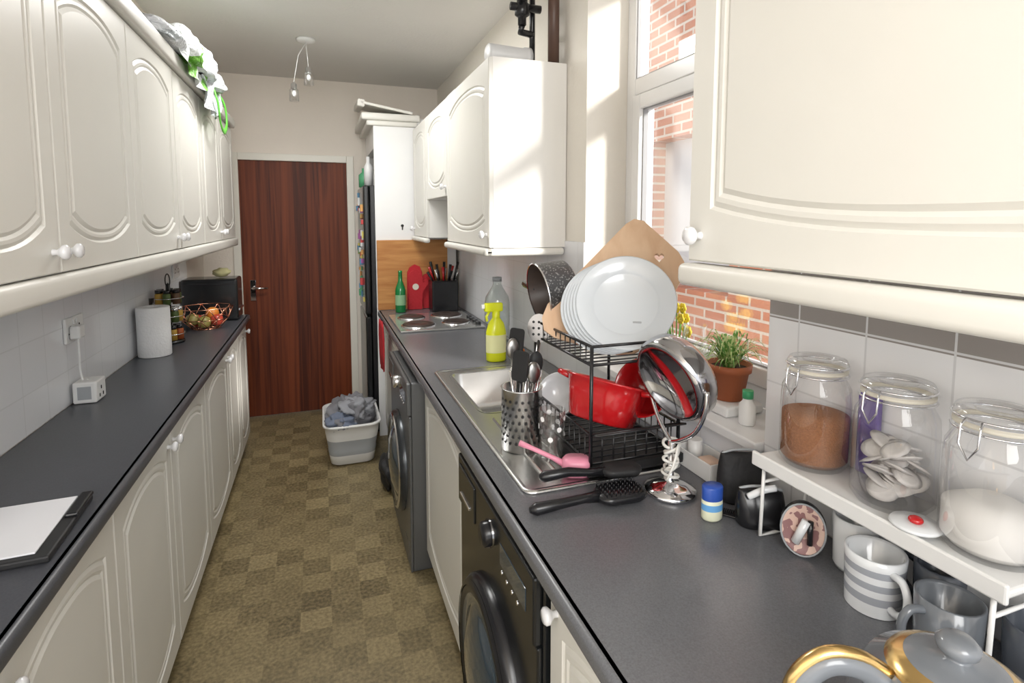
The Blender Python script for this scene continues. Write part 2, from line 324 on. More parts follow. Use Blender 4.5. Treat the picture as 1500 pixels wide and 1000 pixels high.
b=B('cabinet_pelmet')
b.box((.60,2.03,1.398),(.64,2.78,1.428),CREAM,.012,seg=4,smooth=True); b.box((.60,2.03,1.398),(.94,2.06,1.428),CREAM,.012,seg=4,smooth=True); b.box((.60,3.35,1.398),(.64,3.84,1.428),CREAM,.012,seg=4,smooth=True); b.done()
# ---------- appliances
def washer(name,xf,y0,y1,body,panel,ring,gl):
    b=B(name); w=y1-y0; z1=.848
    b.box((xf+.02,y0,.0),(.93,y1,z1),body,.006)
    M=frameM((xf+.02,y1,0),(0,-1,0),(-1,0,0))   # u: far->near, v: up, n: -x
    b.box((0,.0,0),(w,.70,.012),body,.004,M); b.box((0,.703,0),(w,z1,.02),panel,.006,M)
    c=(w/2,.39,.010)
    b.lathe([(.235,0),(.235,.014),(.222,.030),(.200,.036),(.188,.030)],ring,c,48,M)
    b.lathe([(.188,.030),(.165,.022),(.150,.030),(.10,.048),(0,.058)],gl,c,48,M)
    b.lathe([(.222,.031),(.216,.035),(.208,.0365)],CHROME if body is GRAPH else ring,c,48,M)
    b.box((.02,.725,.018),(.19,.825,.024),panel,.003,M)
    b.box((.05,.742,.022),(.15,.752,.028),CHROME,.002,M)
    b.lathe([(.034,0),(.034,.004)],CHROME,(w*.52,.775,.018),28,M); b.lathe([(.030,0),(.030,.018),(.024,.024),(0,.025)],CHROME if body is GRAPH else BLACK,(w*.52,.775,.018),28,M)
    b.box((w*.66,.75,.018),(w*.93,.80,.0215),DGLASS,.001,M)
    for i in range(4): b.cyl((w*.68+i*.035,.735,.018),.005,.004,CHROME,10,M)
    b.box((w-.15,.03,.010),(w-.03,.11,.014),body,.003,M)
    return b.done()
washer('washing_machine',.325,2.285,2.905,GRAPH,GRAPH,mat('dark_ring',(.05,.055,.06),.25,.5),DGLASS)
washer('washing_machine',.37,.93,1.545,GBLK,GBLK,BLACK,DGLASS)
b=B('fridge_freezer'); fx=.285
b.box((fx+.045,3.925,.02),(.93,4.50,1.78),BLACK,.006)
b.box((fx,3.925,.03),(fx+.04,4.50,.86),GBLK,.012); b.box((fx,3.925,.875),(fx+.04,4.50,1.78),GBLK,.012)
cols=[(.6,.05,.05),(.7,.6,.15),(.1,.3,.5),(.7,.7,.7),(.1,.4,.2),(.7,.35,.1),(.4,.1,.35)]
ms=[mat('magnet_%d'%i,c,.4) for i,c in enumerate(cols)]
for i in range(46):
    y=random.uniform(3.95,4.4); z=random.uniform(.95,1.7); w=random.uniform(.02,.05); hh=random.uniform(.02,.06)
    b.box((fx-.006-random.random()*.014,y,z),(fx-.0005,y+w,z+hh),ms[i%7],.001)
b.done()
b=B('fridge_top_clutter')
for i,(x,y,r,hh,m) in enumerate([(.33,4.0,.03,.20,0),(.36,4.12,.035,.16,2),(.41,4.03,.03,.24,3),(.32,4.25,.04,.14,4),(.48,4.1,.035,.2,3)]):
    b.lathe([(0,0),(r,0),(r,hh*.65),(r*.4,hh*.8),(r*.4,hh),(0,hh)],[ms[3],ms[0],GLASS,STEEL,ms[4]][m],(x,y,1.781),16)
b.done()
b=B('fridge_surround_cabinet')
b.box((.36,3.888,.0),(.93,3.906,2.24),UPVC,.002); b.box((.36,3.907,2.03),(.93,4.55,2.24),UPVC,.003); b.box((.36,4.53,0),(.93,4.55,2.03),UPVC,.002)
b.box((.28,3.865,2.215),(.68,4.56,2.265),CREAM,.014,seg=3,smooth=True); b.box((.315,3.875,2.18),(.66,4.555,2.215),CREAM,.01,seg=3,smooth=True)
b.lathe([(.010,0),(.010,.003),(0,.003)],BLACK,(0,0,0),14,MZ((.545,3.8878,1.50),(0,-1,0))); b.box((.541,3.884,1.47),(.549,3.8878,1.50),BLACK)
b.done()
b=B('loose_cornice_board'); Mx=Matrix.Translation((.45,4.15,2.325))@Matrix.Rotation(.16,4,'Y')@Matrix.Rotation(.12,4,'X')
b.box((-.17,-.3,0),(.18,.3,.018),CREAM,.004,Mx); b.box((-.19,-.3,-.02),(-.14,.3,.03),CREAM,.01,Mx); b.done()
simple('pine_splash_board',(.365,3.863,.9115),(.86,3.885,1.40),PINE,.003)
b=B('electric_hob'); b.box((.405,3.03,.9105),(.90,3.60,.922),mat('hob_enamel',(.55,.55,.54),.2,.7),.004)
HP=mat('hob_plate',(.05,.035,.03),.45)
for x,y,r in [(.53,3.18,.09),(.76,3.20,.075),(.53,3.45,.075),(.76,3.46,.09)]:
    b.lathe([(r+.012,0),(r+.012,.004),(r+.004,.006)],CHROME,(x,y,.922),32); b.lathe([(r,.001),(r,.011),(r-.006,.013),(.03,.013),(.028,.011),(0,.011)],HP,(x,y,.922),32)
for i in range(4): b.cyl((.872,3.10+i*.07,.922),.017,.018,BLACK,16)
b.done()
# sink
b=B('stainless_sink'); zs=.9115
def rl(x0,x1,y0,y1,r,z): 
    return [((x0+x1)/2+x,(y0+y1)/2+y,z) for x,y in rrect(x1-x0,y1-y0,r)]
bx0,bx1,by0,by1=.485,.805,1.66,2.14
loft(b,[rl(SX0,SX1,SY0,SY1,.03,zs),rl(SX0,SX1,SY0,SY1,.03,zs+.004),rl(SX0+.008,SX1-.008,SY0+.008,SY1-.008,.028,zs+.007),rl(SX0+.014,SX1-.014,SY0+.014,SY1-.014,.026,zs+.003)],STEEL,cap0=False,cap1=False)
zz=zs+.003
for lo,hi in [((SX0+.014,SY0+.02),(SX1-.014,by0)),((SX0+.014,by1),(SX1-.014,SY1-.02)),((SX0+.014,by0),(bx0,by1)),((bx1,by0),(SX1-.014,by1))]:
    b.box((lo[0],lo[1],zz-.002),(hi[0],hi[1],zz),STEEL)
loft(b,[rl(bx0-.012,bx1+.012,by0-.012,by1+.012,.05,zz+.001),rl(bx0,bx1,by0,by1,.05,zz-.005),rl(bx0+.008,bx1-.008,by0+.008,by1-.008,.05,zz-.13),rl(bx0+.035,bx1-.035,by0+.035,by1-.035,.04,zz-.155)],STEEL,cap0=False)
b.lathe([(0,.003),(.03,.003),(.042,.005),(.045,0)],CHROME,(.645,1.9,zz-.155),24)
for i in range(9):
    x=.50+i*.036; b.tube([(x,1.18,zz+.001),(x,1.60,zz+.001)],.005,STEEL,6)
b.done()
# ---------- right counter objects
b=B('utensil_holder'); c=(.51,1.375,.917)
b.lathe([(0,0),(.056,0),(.056,.165),(.058,.168),(.054,.168),(.053,.004),(0,.004)],STEEL,c,36)
for r_ in range(7):
    for k in range(20):
        a=2*math.pi*(k+.5*(r_%2))/20; n=Vector((math.cos(a),math.sin(a),0))
        M=MZ((c[0]+.0563*n.x,c[1]+.0563*n.y,c[2]+.025+r_*.019),n); b.lathe([(0,.0),(.0042,.0)],BLKM,(0,0,0),8,M,False)
b.done()
b=B('cooking_utensils')
def utensil(p0,p1,m1,head,m2):
    p0=Vector(p0);p1=Vector(p1); b.tube([p0,p0.lerp(p1,.5),p1],[.005,.005,.007],m1,8)
    if head=='slot':
        n=Vector((-.5,-.85,.1)); M=MZ(p1+Vector((0,0,.035)),n)
        b.prism([(x,y*1.25) for x,y in circ(.034,20)],.003,m2,M)
        for i in range(-1,2):
            for j in range(-1,2): b.cyl((i*.016,j*.018,.0031),.004,.0005,BLKM,8,M)
    if head=='spat': b.prism(rrect(.05,.08,.01),.004,m2,MZ(p1+Vector((0,0,.035)),(-.8,-.5,.15)))
    if head=='spoon': b.blob(p1+Vector((0,0,.03)),.026,m2,(.8,.4,1.2))
DST=mat('dull_steel',(.35,.34,.33),.3,1)
utensil((.49,1.36,.94),(.49,1.33,1.12),BLACK,'spat',BLKM)
utensil((.53,1.38,.94),(.595,1.46,1.19),DST,'slot',DST)
utensil((.51,1.39,.94),(.50,1.42,1.15),DST,'spoon',DST)
utensil((.53,1.38,.94),(.55,1.37,1.12),BLACK,'spoon',BLKM)
utensil((.50,1.40,.94),(.515,1.43,1.16),BLACK,'spat',BLKM)
utensil((.50,1.35,.94),(.53,1.34,1.10),DST,'spoon',DST)
for dx,dy in [(.02,.01),(-.01,.02),(.0,-.02),(.03,-.01),(-.02,0),(.02,-.02)]: b.tube([(.51+dx*.5,1.375+dy*.5,.94),(.51+dx*1.6,1.375+dy*1.6,1.13)],[.003,.006],CHROME,8)
b.done()
b=B('drinking_glass'); c=(.555,1.27,.921)
b.lathe([(0,.0),(.031,0),(.035,.13),(.033,.13),(.029,.006),(0,.006)],GLASS,c,28)
PAT=mat('white_print',(.9,.9,.9),.4)
for k in range(9):
    a=2*math.pi*k/9; n=Vector((math.cos(a),math.sin(a),0)); M=MZ((c[0]+.0335*n.x,c[1]+.0335*n.y,c[2]+.06+.025*(k%3)),n); b.prism(circ(.007,8),.0008,PAT,M)
b.done()
b=B('dish_rack'); rx0,rx1,ry0,ry1=.60,.85,1.14,1.50; zb=.922; zt2=1.195; R_=.0032
def loopw(x0,x1,y0,y1,z,r=R_): b.tube([(x0,y0,z),(x1,y0,z),(x1,y1,z),(x0,y1,z)],r,BLACK,6,True)
b.box((rx0-.01,ry0-.01,zb),(rx1+.01,ry1+.01,zb+.006),BLKM,.002)
for lo,hi in [((rx0-.01,ry0-.01),(rx1+.01,ry0-.004)),((rx0-.01,ry1+.004),(rx1+.01,ry1+.01)),((rx0-.01,ry0-.004),(rx0-.004,ry1+.004)),((rx1+.004,ry0-.004),(rx1+.01,ry1+.004))]: b.box((*lo,zb+.006),(*hi,zb+.024),BLKM)
for z in (zb+.03,zb+.10): loopw(rx0,rx1,ry0,ry1,z,.004)
for i in range(13):
    y=ry0+(ry1-ry0)*i/12; b.tube([(rx0,y,zb+.10),(rx0,y,zb+.03),(rx1,y,zb+.03),(rx1,y,zb+.10)],.0022,BLACK,6)
for i in range(9):
    x=rx0+(rx1-rx0)*i/8; b.tube([(x,ry0,zb+.10),(x,ry0,zb+.03)],.0022,BLACK,6); b.tube([(x,ry1,zb+.10),(x,ry1,zb+.03)],.0022,BLACK,6)
for x in (rx0,rx1):
    for y in (ry0,ry1): b.tube([(x,y,zb+.006),(x,y,zt2+.045)],.0048,BLACK,8)
for z in (zt2,zt2+.045): loopw(rx0,rx1,ry0,ry1,z,.004)
for i in range(1,12):
    y=ry0+(ry1-ry0)*i/12; b.tube([(rx0,y,zt2+.045),(rx0,y,zt2),(rx1,y,zt2),(rx1,y,zt2+.045)],.002,BLACK,6)
b.tube([(rx0,ry0,zb+.10),(rx0,ry0-.03,zb+.11),(rx1,ry0-.03,zb+.11),(rx1,ry0,zb+.10)],.003,BLACK,6)
b.done()
pn=Vector((-.47,-.76,.46)).normalized()
pc=Vector((.745,1.232,1.322))
b=B('dinner_plates'); q=.128/.14
for k in range(6):
    M=MZ(pc-pn*(.009*k)+Vector((-.0085*k,.003*k,0)),pn)
    b.lathe([(r*q,z) for r,z in [(0,0),(.075,0),(.08,-.004),(.083,0),(.098,.006),(.138,.016),(.140,.019),(.137,.019),(.098,.010),(.092,.006),(.088,.004),(0,.004)]],PLATE,(0,0,0),56,M)
b.prism(rrect(.022,.005,.002),.0006,GREYP,MZ(pc+pn*.0045,pn)@Matrix.Translation((.03,-.05,0)))
b.done()
heart=[]
for i in range(24):
    t=2*math.pi*i/24; heart.append((.088+.0010*16*math.sin(t)**3*.85,.158+.0010*(13*math.cos(t)-5*math.cos(2*t)-2*math.cos(3*t)-math.cos(4*t))*.95))
b=B('chopping_board')
b.prism([(-.220,-.065),(-.228,-.03),(-.215,.01),(-.005,.262),(.018,.278),(.045,.272),(.14,.175),(.155,.145),(.15,.10),(.05,-.10),(.02,-.12),(-.02,-.122),(-.19,-.085)],.012,BEECH,MZ(pc-pn*.080+Vector((0,0,.005)),pn),hole=heart)
b.done()
b=B('saucepan'); n=Vector((-.985,.02,-.17)); M=MZ((.60,1.47,1.325),n)
NS=two_tone('speckled_nonstick',(.05,.05,.052),(.26,.26,.26),160,.60,.4)
b.lathe([(0,-.095),(.074,-.095),(.082,-.088),(.089,0)],NS,(0,0,0),40,M); b.lathe([(.089,0),(.092,.004),(.087,.004)],CHROME,(0,0,0),40,M); b.lathe([(.087,.002),(.078,-.084),(.070,-.090),(0,-.090)],mat('pan_inside',(.07,.052,.045),.35),(0,0,0),40,M)
b.tube([(-.085,0,-.02),(-.12,0,-.02),(-.21,.0,-.03)],[.008,.011,.012],BLACK,8,M=M)
b.done()
b=B('red_casserole_pot'); M=MZ((.695,1.245,1.062),(.28,.12,.9),.3)
loft(b,[[(x*q,y*q,z) for x,y,_ in rrect(.2,.2,.07,z=0)] for q,z in ((.72,-.05),(.80,-.045),(.93,.02),(1,.05))],RED,M,cap1=False)
loft(b,[[(x*q,y*q,z) for x,y,_ in rrect(.2,.2,.07,z=0)] for q,z in ((1,.05),(1.04,.052),(1.04,.056),(.97,.055),(.88,.02),(.76,-.04))],RED,M,cap0=False)
for s_ in (-1,1): b.tube([(s_*.10,-.035,.045),(s_*.13,-.03,.05),(s_*.135,0,.05),(s_*.13,.03,.05),(s_*.10,.035,.045)],.008,RED,8,M=M)
b.done()
b=B('red_bowl'); M=MZ((.812,1.235,1.088),(-.75,-.45,.4))
b.lathe([(0,-.05),(.04,-.05),(.065,-.02),(.078,.02),(.080,.024),(.076,.024),(.062,-.016),(.036,-.045),(0,-.045)],RED,(0,0,0),36,M); b.done()
b=B('white_bowl'); M=MZ((.645,1.42,1.03),(-.6,-.5,.5))
b.lathe([(0,-.04),(.03,-.04),(.055,-.01),(.065,.02),(.062,.021),(.05,-.006),(0,-.034)],CERAM,(0,0,0),32,M); b.done()
# mirror
b=B('vanity_mirror'); c=Vector((.75,1.03,.911))
b.lathe([(0,0),(.058,0),(.060,.004),(.058,.010),(.035,.018),(.012,.024),(.008,.03),(.007,.12),(0,.12)],CHROME,c,36)
for s_ in (-1,1): b.tube(spline([(.75,1.03,1.03),(.752,1.03+s_*.03,1.045),(.757,1.03+s_*.075,1.08),(.757,1.03+s_*.105,1.135),(.757,1.03+s_*.108,1.18)],4),.005,CHROME,8)
M=MZ((.757,1.03,1.182),(-.93,-.14,-.34))
b.lathe([(0,.022),(.082,.022)],CHROME,(0,0,0),56,M,True); b.lathe([(.082,.022),(.084,.029),(.094,.029),(.101,.018),(.103,0),(.101,-.018),(.094,-.029),(.084,-.029),(.082,-.022)],mat('dark_chrome',(.5,.5,.52),.1,1),(0,0,0),56,M); b.lathe([(.082,-.022),(0,-.024)],CHROME,(0,0,0),56,M,True)
CORD=mat('white_cord',(.80,.79,.75),.5)
b.tube([(.75+(.014+.006*math.sin(t*.37))*math.cos(t),1.03+(.014+.006*math.sin(t*.53))*math.sin(t),.945+.0020*t+.010*math.sin(t*.7)) for t in [q*.35 for q in range(120)]],.0036,CORD,6)
b.tube(spline([(.735,1.03,.95),(.72,1.0,.96),(.73,.99,1.0),(.755,1.01,1.03),(.77,1.03,1.0),(.76,1.05,.95)]),.003,CORD,6)
b.done()
b=B('hair_brush')
b.T=RZ((.62,1.035,.925),math.radians(-2))
loft(b,[[(x,y,z) for x,y in rrect(.12*q,.075*q,.03*q)] for q,z in ((.9,-.006),(1,0),(1,.006),(.9,.012))],BLACK)
b.tube([(-.05,0,.003),(-.09,0,.003),(-.14,.0,.0),(-.2,.0,-.003),(-.215,0,-.003)],[.014,.010,.011,.014,.006],BLACK,10)
for i in range(9):
    for j in range(6): b.tube([(-.045+i*.011,-.026+j*.0105,.012),(-.045+i*.011,-.026+j*.0105,.022)],.0013,BLACK,5)
b.done()
b=B('hair_brush'); b.T=RZ((.66,1.10,.947),math.radians(172))
loft(b,[[(x,y,z) for x,y in rrect(.10*q,.06*q,.028*q)] for q,z in ((.9,-.008),(1,0),(1,.006),(.9,.01))],BLKM)
b.tube([(.04,0,.0),(.08,0,.0),(.13,.0,.006),(.19,.0,.0),(.20,0,0)],[.012,.009,.011,.013,.006],BLACK,10)
b.done()
PINK=mat('pink_plastic',(.80,.30,.42),.35)
b=B('dish_brush'); b.T=RZ((.575,1.165,.945),math.radians(-22))
loft(b,[[(x,y,z) for x,y in rrect(.07*q,.055*q,.022*q)] for q,z in ((.8,-.026),(1,-.018),(1,.010),(.8,.018))],PINK)
b.tube([(-.03,0,0),(-.06,.01,.012),(-.11,.02,.03),(-.14,.03,.038)],[.009,.006,.006,.008],PINK,8)
b.done()
b=B('spray_bottle'); YEL=mat('yellow_liquid_bottle',(.80,.85,.02),.25,coat=.3); c=(.73,2.30,.911)
b.lathe([(0,0),(.04,0),(.044,.006),(.044,.13),(.034,.17),(.016,.195),(.015,.205)],YEL,c,28,sx=1.05,sy=.75)
b.lathe([(.0445,.04),(.0447,.12)],mat('bottle_label',(.85,.85,.45),.4),c,28,sx=1.05,sy=.76)
b.lathe([(.018,.195),(.018,.222),(.012,.228)],YEL,c,16)
b.box((-.055,-.014,.222),(.03,.014,.262),YEL,.008,Matrix.Translation(c),3,True); b.box((-.068,-.008,.238),(-.05,.008,.256),WHITE,.003,Matrix.Translation(c)); b.tube([(c[0]-.03,c[1],c[2]+.226),(c[0]-.045,c[1],c[2]+.2),(c[0]-.042,c[1],c[2]+.18)],.006,YEL,8)
b.done()
b=B('water_bottle'); PG=glass_mat('pet_plastic',(.86,.9,.88),.3)
b.lathe([(0,0),(.06,0),(.065,.01),(.065,.07),(.060,.078),(.065,.086),(.065,.2),(.06,.235),(.026,.29),(.022,.3),(.022,.315)],PG,(.85,2.66,.911),28); b.cyl((.85,2.66,1.226),.024,.022,GREYP,20); b.done()
b=B('scouring_sponge'); b.blob((.84,2.30,.937),.028,mat('orange_sponge',(.85,.22,.03),.8),(1,1,.9),amp=.3,fr=5); b.done()
b=B('green_glass_bottle'); GG=mat('green_glass',(.01,.20,.05),.1,coat=.6)
b.lathe([(0,0),(.034,0),(.036,.005),(.036,.15),(.030,.175),(.015,.215),(.013,.27),(.015,.275),(.012,.285),(0,.285)],GG,(.505,3.75,.9115),24)
b.lathe([(.0365,.05),(.0365,.12)],mat('bottle_label_green',(.25,.45,.25),.5),(.505,3.75,.9115),24); b.done()
b=B('oven_gloves'); M=frameM((.565,3.858,.913),(1,0,0),(0,-1,0))
RC=mat('red_fabric',(.50,.02,.03),.8,bump=.4)
mit=[(0,0),(.10,0),(.105,.13),(.115,.15),(.145,.19),(.15,.215),(.135,.225),(.11,.205),(.105,.26),(.09,.30),(.055,.315),(.02,.295),(.003,.26),(.0,.15)]
b.prism(mit,.020,RC,M); b.prism([(x*.95-.01,y*.9) for x,y in mit],.018,RC,M@Matrix.Translation((.015,0,.022))); b.prism([(.15-x*.9,y*.8) for x,y in mit],.012,RC,M@Matrix.Translation((.05,0,.001)))
b.prism(circ(.022,18,(.055,.16)),.003,mat('pale_print',(.75,.7,.6),.6),M@Matrix.Translation((.0,0,.0405)))
b.done()
b=B('knife_block'); b.box((.70,3.62,.9115),(.88,3.76,1.13),BLACK,.01)
for i in range(14):
    x=.715+i*.0115; y=3.65+.04*(i%3); l=.04+.08*((i*7)%5)/5
    b.tube([(x,y,1.12),(x+(i-7)*.006,y-.01,1.15+l)],[.006,.010],[BLACK,RED,BLACK,STEEL,BLACK][i%5],8)
b.done()
b=B('tea_towel')
loft(b,[[(.352+.004*math.sin(q*9+k),3.40+.2*q,z) for q in [i/14 for i in range(15)]]+[(.343+.004*math.sin(q*9+k),3.40+.2*q,z) for q in [1-i/14 for i in range(15)]] for k,z in enumerate([.60,.70,.80,.87,.90])],RC); b.done()
# shelf riser with jars
sx0,sx1,sy0,sy1,sz=.803,.940,.405,.836,1.075
b=B('counter_shelf_riser')
b.box((sx0,sy0,sz-.012),(sx1,sy1,sz+.0),WHITE,.004); b.box((sx0-.004,sy0,sz-.02),(sx0+.004,sy1,sz+.008),WHITE,.003)
for y in (sy0+.02,sy1-.02):
    b.tube([(sx0+.01,y,sz-.012),(sx0+.006,y,.915),(sx0+.04,y,.9145),(sx1-.02,y,.9145),(sx1-.01,y,sz-.012)],.0035,WHITE,8)
    b.tube([(sx0+.01,y,sz-.05),(sx1-.01,y,sz-.05)],.003,WHITE,8)
b.done()
SUG=mat('brown_sugar',(.34,.15,.07),.9,var=.4,scale=300,bump=.5,bscale=400); FLR=mat('white_flour',(.80,.78,.75),.9)
RUB=mat('rubber_seal',(.72,.68,.58),.5)
def jar(c,fill):
    b=B('clip_top_jar'); r=.060
    b.lathe([(0,0),(r*.85,0),(r,.012),(r,.13),(r*.97,.150),(r*.80,.170),(r*.78,.180)],GLASS,c,40)
    b.lathe([(0,.006),(r*.82,.006),(r*.95,.016)],GLASS,c,40)
    b.lathe([(r*.78,.180),(r*.86,.181),(r*.86,.186),(r*.78,.187)],RUB,c,40)
    b.lathe([(r*.78,.187),(r*.86,.190),(r*.86,.198),(r*.80,.205),(r*.5,.206),(r*.45,.201),(0,.201)],GLASS,c,40)
    for z in (.176,.194): b.tube([(c[0]+x,c[1]+y,c[2]+z) for x,y in circ(r*.88,30)],.0016,CHROME,6,True)
    b.tube([(c[0]-r*.88,c[1]-.01,c[2]+.194),(c[0]-r*1.0,c[1]-.012,c[2]+.185),(c[0]-r*1.04,c[1]-.012,c[2]+.16),(c[0]-r*1.03,c[1],c[2]+.14),(c[0]-r*1.04,c[1]+.012,c[2]+.16),(c[0]-r*1.0,c[1]+.012,c[2]+.185),(c[0]-r*.88,c[1]+.01,c[2]+.194)],.0016,CHROME,6)
    if fill=='sugar': b.lathe([(0,.007),(r*.80,.007),(r*.95,.017),(r*.95,.098),(r*.6,.105),(0,.1)],SUG,c,36)
    if fill=='flour': b.lathe([(0,.007),(r*.80,.007),(r*.95,.017),(r*.95,.06),(r*.5,.075),(0,.068)],FLR,c,36)
    if fill=='bags':
        TB=mat('tea_bag',(.60,.57,.55),.7,var=.25,scale=40)
        for i in range(34):
            a=i*2.4; rr=.032*math.sqrt((i%6)/5); n=Vector((math.cos(a*1.7)*.6,math.sin(a*1.7)*.6,1))
            M=MZ((c[0]+rr*math.cos(a),c[1]+rr*math.sin(a),c[2]+.018+i*.0024),n,a)
            b.lathe([(0,-.0025),(.014,-.0022),(.023,0),(.014,.0022),(0,.0025)],TB,(0,0,0),20,M)
    b.done()
jar((.880,.765,sz+.001),'sugar'); jar((.880,.612,sz+.001),'bags'); jar((.879,.470,sz+.001),'flour')
b=B('purple_packet'); b.box((.926,.676,sz+.001),(.939,.716,sz+.15),mat('purple_foil',(.13,.08,.32),.3),.004); b.done()
b=B('jar_lid'); b.lathe([(0,0),(.032,0),(.034,.003),(.032,.006),(.012,.006),(0,.006)],CERAM,(.829,.538,sz+.0085),32); b.blob((.829,.538,sz+.018),.010,RED,(1,1,.6)); b.done()
def mug(name,c,r,h,m,m2=None,ha=-2.4):
    b=B(name)
    if m2 is None: b.lathe([(0,0),(r*.85,0),(r*.95,.008),(r,h),(r-.003,h+.001),(r-.006,h-.003),(r*.85,.01),(0,.008)],m,c,36)
    else:
        zs=[0,.22,.36,.48,.60,.72,.84,1]
        b.lathe([(0,0),(r*.9,0)],m,c,36)
        for i in range(7): b.lathe([(r*(.93+.07*zs[i]),h*zs[i]),(r*(.93+.07*zs[i+1]),h*zs[i+1])],m if i%2==0 else m2,c,36)
        b.lathe([(r,h),(r-.003,h+.001),(r-.006,h-.003),(r*.85,.01),(0,.008)],m,c,36)
    d=Vector((math.cos(ha),math.sin(ha),0)); C=Vector(c)
    b.tube(spline([C+d*(r-.004)+Vector((0,0,h*.82)),C+d*(r+.018)+Vector((0,0,h*.84)),C+d*(r+.030)+Vector((0,0,h*.65)),C+d*(r+.028)+Vector((0,0,h*.38)),C+d*(r+.012)+Vector((0,0,h*.22)),C+d*(r-.006)+Vector((0,0,h*.2))],4),.006,m,8)
    b.done()
mug('coffee_mug',(.842,.605,.911),.044,.092,CERAM,mat('grey_stripe',(.38,.40,.44),.25),-1.9)
mug('coffee_mug',(.840,.492,.911),.042,.088,GREYC,None,2.9)
mug('coffee_mug',(.899,.685,.911),.036,.095,CERAM,None,1.2)
mug('coffee_mug',(.903,.545,.911),.034,.09,DGREY,None,1.5)
mug('coffee_mug',(.885,.405,.911),.042,.095,DGREY,None,-2.6)
# kettle
b=B('kettle'); c=(.59,.335,.911)
b.lathe([(0,0),(.086,0),(.090,.006),(.096,.05),(.095,.10),(.088,.14),(.074,.163),(.060,.172)],GREYC,c,56)
b.lathe([(.0885,.0),(.092,.004),(.0925,.012)],GOLD,c,48)
b.lathe([(.060,.172),(.058,.176),(.050,.181),(.044,.184)],GOLD,c,56); b.lathe([(.044,.184),(.030,.190),(.012,.192),(.010,.195),(.018,.201),(.019,.208),(.013,.214),(0,.215)],GREYC,c,36)
d=Vector((-.90,.43,0)); C=Vector(c)
hp=spline([C+d*r_+Vector((0,0,z)) for r_,z in ((.068,.160),(.095,.176),(.125,.175),(.148,.150),(.152,.11),(.142,.06),(.118,.035),(.088,.03))],5)
b.tube(hp,.0125,GREYC,12)
b.tube([p+(p-(C+d*.10+Vector((0,0,.1)))).normalized()*.0095 for p in hp[:26]],.0075,GOLD,10)
b.tube(spline([C-d*.084+Vector((0,0,.08)),C-d*.115+Vector((0,0,.12)),C-d*.135+Vector((0,0,.155))],4),.013,GREYC,12)
b.done()
b=B('petroleum_jelly_jar'); c=(.765,.905,.911); b.lathe([(0,0),(.020,0),(.023,.004),(.023,.042),(.020,.045)],mat('pale_yellow_jar',(.80,.82,.62),.3),c,24,sx=1,sy=.8); b.lathe([(.0232,.022),(.0234,.036)],mat('blue_label',(.15,.4,.75),.4),c,24,sy=.8); b.lathe([(.023,.044),(.023,.07),(.021,.073),(0,.073)],mat('blue_lid',(.03,.09,.42),.3),c,24,sy=.8); b.done()
FAB=mat('black_fabric',(.020,.020,.022),.7,bump=.3)
def pouch(c,ang,w,d,h,m,seed,extra=None):
    b=B('makeup_bag'); b.T=RZ(c,ang); Ls=[]
    for t,ws,ds in ((0,.90,.85),(.06,.99,1.0),(.25,1.03,1.08),(.5,1.01,.95),(.75,.97,.68),(.93,.93,.36),(1,.90,.20)):
        L_=[]
        for x,y in rrect(w*ws,d*ds,d*ds*.42,8):
            k=noise.noise(Vector((x*22+seed,y*22,t*2)))
            L_.append((x*(1+.05*k),y*(1+.22*k),h*t*(1+.10*noise.noise(Vector((x*12,seed,.4)))-.08*(abs(x)/(w/2))**2)+.001))
        Ls.append(L_)
    loft(b,Ls,m); b.tube(spline([(-w*.44,0,h*.92),(-w*.2,0,h*.99),(w*.2,0,h*1.0),(w*.44,0,h*.93)]),.003,GREYP,6)
    if extra: extra(b)
    b.done()
pouch((.880,.950,.911),math.radians(-22),.100,.060,.115,FAB,4)
pouch((.842,.852,.911),math.radians(-28),.095,.052,.082,BLACK,9,lambda b:b.tube(spline([(-.03,-.024,.07),(-.005,-.030,.088),(.02,-.028,.094)]),[.007]*13,CERAM,10))
b=B('makeup_pouch'); FLP=two_tone('floral_lining',(.70,.50,.42),(.30,.16,.16),60,.5)
M=MZ((.838,.742,.961),(-.72,-.68,.12)); b.lathe([(.047,0),(.051,-.012),(.046,-.03),(.025,-.042),(0,-.045)],BLACK,(0,0,0),32,M,sx=.78); b.lathe([(.046,.0),(.040,.0),(.032,-.006),(0,-.014)],FLP,(0,0,0),32,M,sx=.78); b.tube([(x*.78,y,.001) for x,y in circ(.048,30)],.0018,GREYP,6,True,M); b.tube([(-.012,-.025,.0),(.005,.02,.006)],.008,CERAM,8,M=M); b.tube([(.012,-.025,.0),(.012,.02,.004)],.005,BLACK,8,M=M); b.done()
b=B('comb'); b.T=RZ((.800,.905,.912),math.radians(-50)); b.box((-.045,-.008,0),(.045,.004,.004),BLACK,.001)
for i in range(22): b.box((-.042+i*.004,.004,.0005),(-.040+i*.004,.022,.0035),BLACK)
b.done()
b=B('toiletry_tray'); b.box((.862,1.03,.911),(.938,1.17,.916),WHITE,.001)
for lo,hi in [((.862,1.03),(.866,1.17)),((.934,1.03),(.938,1.17)),((.866,1.03),(.934,1.034)),((.866,1.166),(.934,1.17))]: b.box((*lo,.916),(*hi,.955),WHITE,.001)
b.box((.872,1.05,.917),(.92,1.10,.95),mat('soap_beige',(.8,.58,.45),.5),.01,seg=3,smooth=True); b.cyl((.90,1.135,.917),.018,.06,WHITE); b.done()
